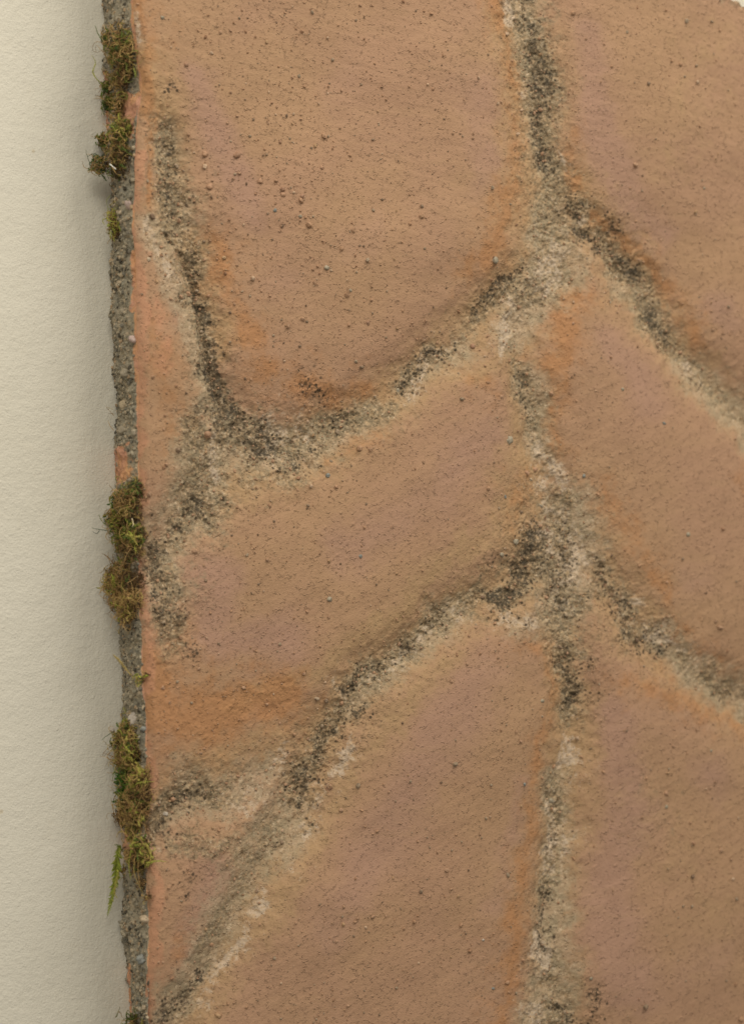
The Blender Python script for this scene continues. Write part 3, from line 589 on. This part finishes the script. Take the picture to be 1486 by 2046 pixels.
# tufts: label, [(px, py, radius px, greenness, n strands)], extra hero shoots [(px polyline), depth y, width, palette]
def tuft(label, blobs, heroes=(), seed=1, cat='moss'):
    rg = random.Random(seed)
    base = edge_at(blobs[0][0] if blobs else heroes[0][0][0][0], blobs[0][1] if blobs else heroes[0][0][0][1])
    root = thing('moss_tuft', label, cat, 'moss tufts glued along the raw edge', base)
    g, w, b = MB(), MB(), MB()
    for (px, py, rad, green, ns, palg, palt) in blobs:
        c = edge_at(px + (9 if rad >= 17 else 3), py) + Vector((-0.0009, -0.0012, 0)); r = rad * 0.000160
        for i in range(int(ns * 1.9)):
            off = Vector((rg.gauss(0, .45), rg.gauss(0, .5), rg.gauss(0, .62))) * r
            p = c + off; p.x = max(p.x, c.x - r * 1.2); p.x = min(p.x, c.x + 0.0025); p.y = min(max(p.y, c.y - 0.006), -0.0005)
            d = Vector((-0.35 + rg.gauss(0, .7), -0.2 + rg.gauss(0, .6), rg.gauss(0, 1) - 0.15))
            u = rg.random()
            if u < green:
                frond(g, rg, walk(rg, p, d, rg.uniform(.6, 1.5) * r, .8, c, r, 10), rg.uniform(.00028, .00055), palg, 5)
            elif u < green + (1 - green) * .55:
                pts = walk(rg, p, d, rg.uniform(1.0, 2.6) * r, 1.5, c, r * 1.05, 16)
                cc = rg.choice(palt); k = rg.uniform(.8, 1.25); w.tube(pts, rg.uniform(.00006, .00011), .00004, tuple(x * k for x in cc))
            else:
                frond(w, rg, walk(rg, p, d, rg.uniform(.6, 1.4) * r, 1.2, c, r, 9), rg.uniform(.0002, .0004), palt, 4)
            if u > .62:
                dd = Vector((-0.7 + rg.gauss(0, .6), -0.5 + rg.gauss(0, .5), rg.gauss(0, .9)))
                pts = walk(rg, p, dd, rg.uniform(1.0, 2.3) * r, 1.1, c, r * 2.2, 14)
                if rg.random() < .5: w.tube(pts, .00008, .00004, rg.choice(palt))
                else: frond(w, rg, pts, rg.uniform(.00025, .0004), palt + palg[:1], 3)
            if rg.random() < .8:
                q = c + off * .8 + Vector((.0012, .0006, 0)); q.y = min(q.y, -.0005)
                b.tube(walk(rg, q, d, rg.uniform(.8, 1.8) * r, 1.5, c, r * .9, 12), rg.uniform(.00008, .00016), .00005, rg.choice(BROWN))
    for (pl, y, wd, pal) in heroes:
        P = [at(x, yy, y) for x, yy in pl]
        # catmull subdivision
        Q = []
        for i in range(len(P) - 1):
            p0, p1, p2, p3 = P[max(i - 1, 0)], P[i], P[i + 1], P[min(i + 2, len(P) - 1)]
            for k in range(5):
                t = k / 5; Q.append(0.5 * ((2 * p1) + (p2 - p0) * t + (2 * p0 - 5 * p1 + 4 * p2 - p3) * t * t + (3 * p1 - p0 - 3 * p2 + p3) * t ** 3))
        Q.append(P[-1])
        Q = [q + Vector((0, rg.gauss(0, .00008), 0)) for q in Q]
        if wd > 0: frond(g, rg, Q, wd, pal, 3, stem=0.0001)
        else: w.tube(Q, -wd, -wd * .5, rg.choice(pal))
    for mb, nm in ((g, 'leafy_shoots'), (w, 'dry_stems'), (b, 'dark_roots')):
        if mb.v:
            o = mb.build(nm, MMOSS, root); o.matrix_parent_inverse = Matrix.Translation(-base)
    return root
Yf, Ym, Yb = -0.021, -0.013, -0.006
tuft('olive moss tuft topmost on the raw edge, one thin shoot poking up left',
     [(238, 88, 26, .45, 70, GREEN, TANC), (248, 112, 26, .5, 70, GREEN, TANC), (216, 82, 12, .9, 24, GREEN, TANC), (254, 140, 16, .1, 26, GREEN, BROWN + TANC), (222, 120, 9, .7, 10, GREEN, TANC), (246, 155, 15, .1, 26, GREEN, TANC + BROWN), (232, 160, 13, .3, 20, GREEN, TANC)],
     [([(206, 84), (197, 68), (190, 50)], Yb, .0005, GREEN), ([(262, 70), (266, 90), (270, 101)], Yf, -.00009, TANC)], 3)
tuft('narrow hanging moss strip with a wavy pale shoot, second from the top',
     [(216, 172, 13, .8, 26, GREEN, TANC), (224, 205, 14, .65, 30, GREEN, TANC), (212, 214, 9, .9, 14, GREEN, DKGREEN), (240, 195, 15, .15, 24, GREEN, TANC), (238, 228, 15, .3, 24, GREEN, TANC)],
     [([(205, 168), (192, 156), (186, 142), (191, 128), (189, 118), (183, 111)], Yb, .00045, LIME), ([(206, 170), (204, 190), (206, 212), (203, 232)], Yb, .0005, GREEN), ([(262, 196), (268, 184), (278, 182), (284, 190)], -.0225, -.00009, BROWN), ([(264, 208), (270, 192), (276, 184)], -.0225, -.00007, TANC), ([(268, 206), (274, 194), (279, 187)], -.0225, -.00007, TANC)], 5)
tuft('bushy moss tuft with a yellow green cushion and a curled dark shoot reaching left',
     [(240, 262, 20, .75, 60, LIME + GREEN, TANC), (206, 282, 14, .85, 28, GREEN, TANC), (228, 300, 20, .3, 40, GREEN, TANC), (240, 320, 22, .3, 36, GREEN, TANC + BROWN), (200, 332, 16, .55, 36, DKGREEN + GREEN, TANC), (232, 342, 14, .6, 20, GREEN, BROWN), (246, 296, 14, .2, 20, GREEN, TANC)],
     [([(206, 316), (194, 320), (182, 326), (176, 316), (172, 300)], Yb, .0003, DKGREEN), ([(200, 318), (207, 308), (212, 302), (206, 298)], Yb, .00025, DKGREEN), ([(198, 334), (186, 338), (175, 341)], Yb, .0006, DKGREEN + GREEN), ([(220, 328), (232, 338)], -.018, -.00012, [(.7, .68, .62)]), ([(222, 262), (206, 246)], Ym, -.0001, TANC)], 8)
tuft('small tan knot of dry moss stuck below the top tufts beside a mauve pebble',
     [(226, 436, 13, .25, 26, LIME, TANC + LIME), (230, 460, 13, .15, 26, LIME, TANC + LIME)], [], 9)
tuft('two tiny rust brown sprigs poking out from the middle of the raw edge',
     [], [([(228, 830), (220, 822), (212, 812)], Yb, -.0001, TANC), ([(226, 818), (214, 813)], Yb, -.00008, TANC), ([(228, 860), (220, 850), (216, 840)], Yb, -.0001, TANC), ([(227, 826), (216, 826)], Yb, -.00008, BROWN)], 10)
tuft('large brown and green moss tuft with dark branching shoots at mid height',
     [(262, 980, 18, .55, 30, GREEN, TANC), (236, 1002, 15, .9, 30, GREEN[1:] , TANC), (250, 1000, 20, .2, 44, GREEN, TANC), (262, 1020, 17, .2, 36, GREEN, TANC + BROWN), (238, 1042, 22, .7, 56, GREEN + LIME, TANC), (262, 1066, 20, .7, 50, LIME + GREEN, TANC), (240, 1080, 19, .6, 44, GREEN, TANC), (222, 1032, 12, .3, 20, GREEN, TANC), (258, 1100, 20, .15, 30, GREEN, BROWN + TANC)],
     [([(232, 1064), (214, 1060), (200, 1058), (188, 1056), (184, 1054)], Yb, .0003, DKGREEN), ([(200, 1058), (194, 1066), (186, 1062)], Yb, .00025, DKGREEN), ([(228, 1052), (212, 1048), (202, 1038), (198, 1028)], Yb, .0004, GREEN + DKGREEN), ([(240, 988), (226, 978), (218, 968)], Yb, .0003, TANC), ([(254, 975), (252, 962)], -.018, -.0001, LIME), ([(264, 1036), (267, 1046), (265, 1052)], -.0225, -.00012, [(.5, .4, .25)]), ([(254, 1068), (264, 1072), (272, 1084), (276, 1090)], -.0215, .0007, LIME)], 11)
tuft('tan wiry moss tuft bulging away from the raw edge under the large green one',
     [(226, 1150, 21, .15, 54, LIME, TANC), (244, 1138, 20, .08, 44, GREEN, TANC), (236, 1185, 26, .12, 84, LIME, TANC), (256, 1200, 22, .08, 60, LIME, TANC), (262, 1160, 18, .03, 40, GREEN, BROWN), (250, 1225, 18, .1, 44, LIME, TANC), (218, 1168, 14, .25, 22, LIME, TANC)],
     [([(232, 1130), (222, 1120), (212, 1110), (204, 1106)], Yb, .0005, TANC), ([(220, 1176), (206, 1174), (196, 1176)], Yb, -.00009, TANC), ([(226, 1198), (210, 1196), (200, 1190)], Yb, -.0001, TANC), ([(254, 1165), (266, 1158), (276, 1150)], -.0215, -.00007, TANC), ([(232, 1230), (224, 1218), (214, 1206)], Yb, -.00009, TANC)], 12)
tuft('yellowish moss sprig lying slantwise across the grey mortar',
     [(278, 1358, 8, .3, 10, LIME, TANC + LIME), (290, 1346, 6, .2, 8, LIME, TANC)],
     [([(226, 1308), (236, 1316), (248, 1330), (260, 1346), (272, 1358)], -.0165, .0005, [(.2, .15, .05), (.24, .18, .06)]), ([(228, 1310), (240, 1324), (252, 1338), (266, 1354)], -.016, .0005, [(.2, .15, .05), (.24, .18, .06)])], 13)
tuft('curly olive moss tuft hanging just below the white pebble',
     [(250, 1456, 18, .45, 44, LIME + GREEN, TANC), (236, 1480, 18, .4, 44, LIME + GREEN, TANC), (258, 1484, 20, .4, 44, LIME + GREEN, TANC), (240, 1516, 18, .2, 40, LIME, TANC), (262, 1516, 18, .5, 36, LIME, TANC)],
     [([(226, 1462), (214, 1470), (204, 1478)], Yb, .00025, GREEN), ([(222, 1500), (214, 1512), (220, 1518), (224, 1512)], Yb, -.00007, TANC), ([(248, 1478), (264, 1476), (280, 1476)], -.021, -.00008, LIME), ([(248, 1488), (258, 1500), (264, 1506)], -.021, .0005, LIME)], 14)
tuft('dense bright green and brown moss tuft low on the raw edge, widest of all',
     [(258, 1534, 20, .75, 50, GREEN, TANC), (248, 1562, 20, .92, 70, [(0.05, .11, .012), (.035, .085, .01)], TANC), (276, 1558, 19, .45, 50, LIME, TANC), (246, 1598, 18, .6, 40, GREEN, TANC), (272, 1592, 24, .12, 60, GREEN, TANC + BROWN), (262, 1626, 24, .15, 70, GREEN, TANC), (280, 1618, 16, .25, 36, LIME, TANC), (242, 1630, 14, .1, 30, GREEN, BROWN + TANC)],
     [([(240, 1542), (226, 1544), (214, 1544)], Yb, .0003, BROWN + TANC), ([(236, 1582), (228, 1596), (226, 1612), (230, 1630), (242, 1646)], Yb, -.00012, BROWN), ([(250, 1590), (258, 1606), (268, 1622)], -.0215, -.00009, TANC), ([(262, 1600), (274, 1612), (282, 1590)], -.0215, -.00008, TANC), ([(272, 1566), (290, 1562), (310, 1562)], -.0225, .0004, LIME)], 15)
tuft('moss tuft with a lime green shoot crossing over onto the terracotta face',
     [(266, 1664, 14, .35, 36, LIME, TANC), (276, 1690, 17, .6, 44, LIME + GREEN, TANC), (262, 1706, 17, .1, 36, GREEN, TANC + BROWN), (276, 1725, 15, .25, 30, GREEN, TANC + BROWN), (292, 1712, 13, .6, 26, LIME, TANC), (282, 1765, 10, .05, 18, GREEN, TANC + BROWN), (250, 1738, 8, .0, 14, GREEN, TANC), (294, 1788, 7, 0, 10, GREEN, BROWN + TANC)],
     [([(284, 1688), (292, 1686), (298, 1698), (302, 1712), (298, 1724)], -.0225, .00065, LIME), ([(292, 1724), (304, 1722), (318, 1720), (334, 1722)], -.0235, .0006, LIME + [(.13, .17, .02)]), ([(270, 1715), (268, 1740), (276, 1764), (286, 1785)], -.021, -.0001, TANC), ([(280, 1700), (276, 1735), (280, 1775)], -.021, .0004, TANC), ([(262, 1700), (258, 1730), (262, 1758)], -.02, .0004, LIME), ([(248, 1718), (262, 1712), (276, 1704)], -.021, -.0001, TANC), ([(250, 1700), (248, 1725), (252, 1748)], Ym, -.0001, TANC)], 16)
tuft('feathery yellow green moss frond dangling free against the wall',
     [], [([(240, 1688), (236, 1710), (234, 1735), (230, 1760), (226, 1785), (220, 1808), (215, 1830)], -.007, .0021, [(.17, .17, .025), (.13, .15, .02), (.21, .20, .04)]), ([(246, 1702), (238, 1690), (229, 1688)], -.007, .0006, GREEN), ([(238, 1740), (232, 1765), (229, 1785), (236, 1795)], -.0075, .0008, LIME), ([(256, 1690), (246, 1696), (240, 1708)], -.008, .0005, GREEN + BROWN)], 17)
tuft('dark olive moss tuft at the very foot of the visible edge',
     [(262, 2050, 22, .6, 50, GREEN, TANC), (278, 2070, 24, .4, 40, GREEN, TANC + BROWN)], [([(270, 2040), (256, 2034), (244, 2040)], Yb, .0004, GREEN)], 18)
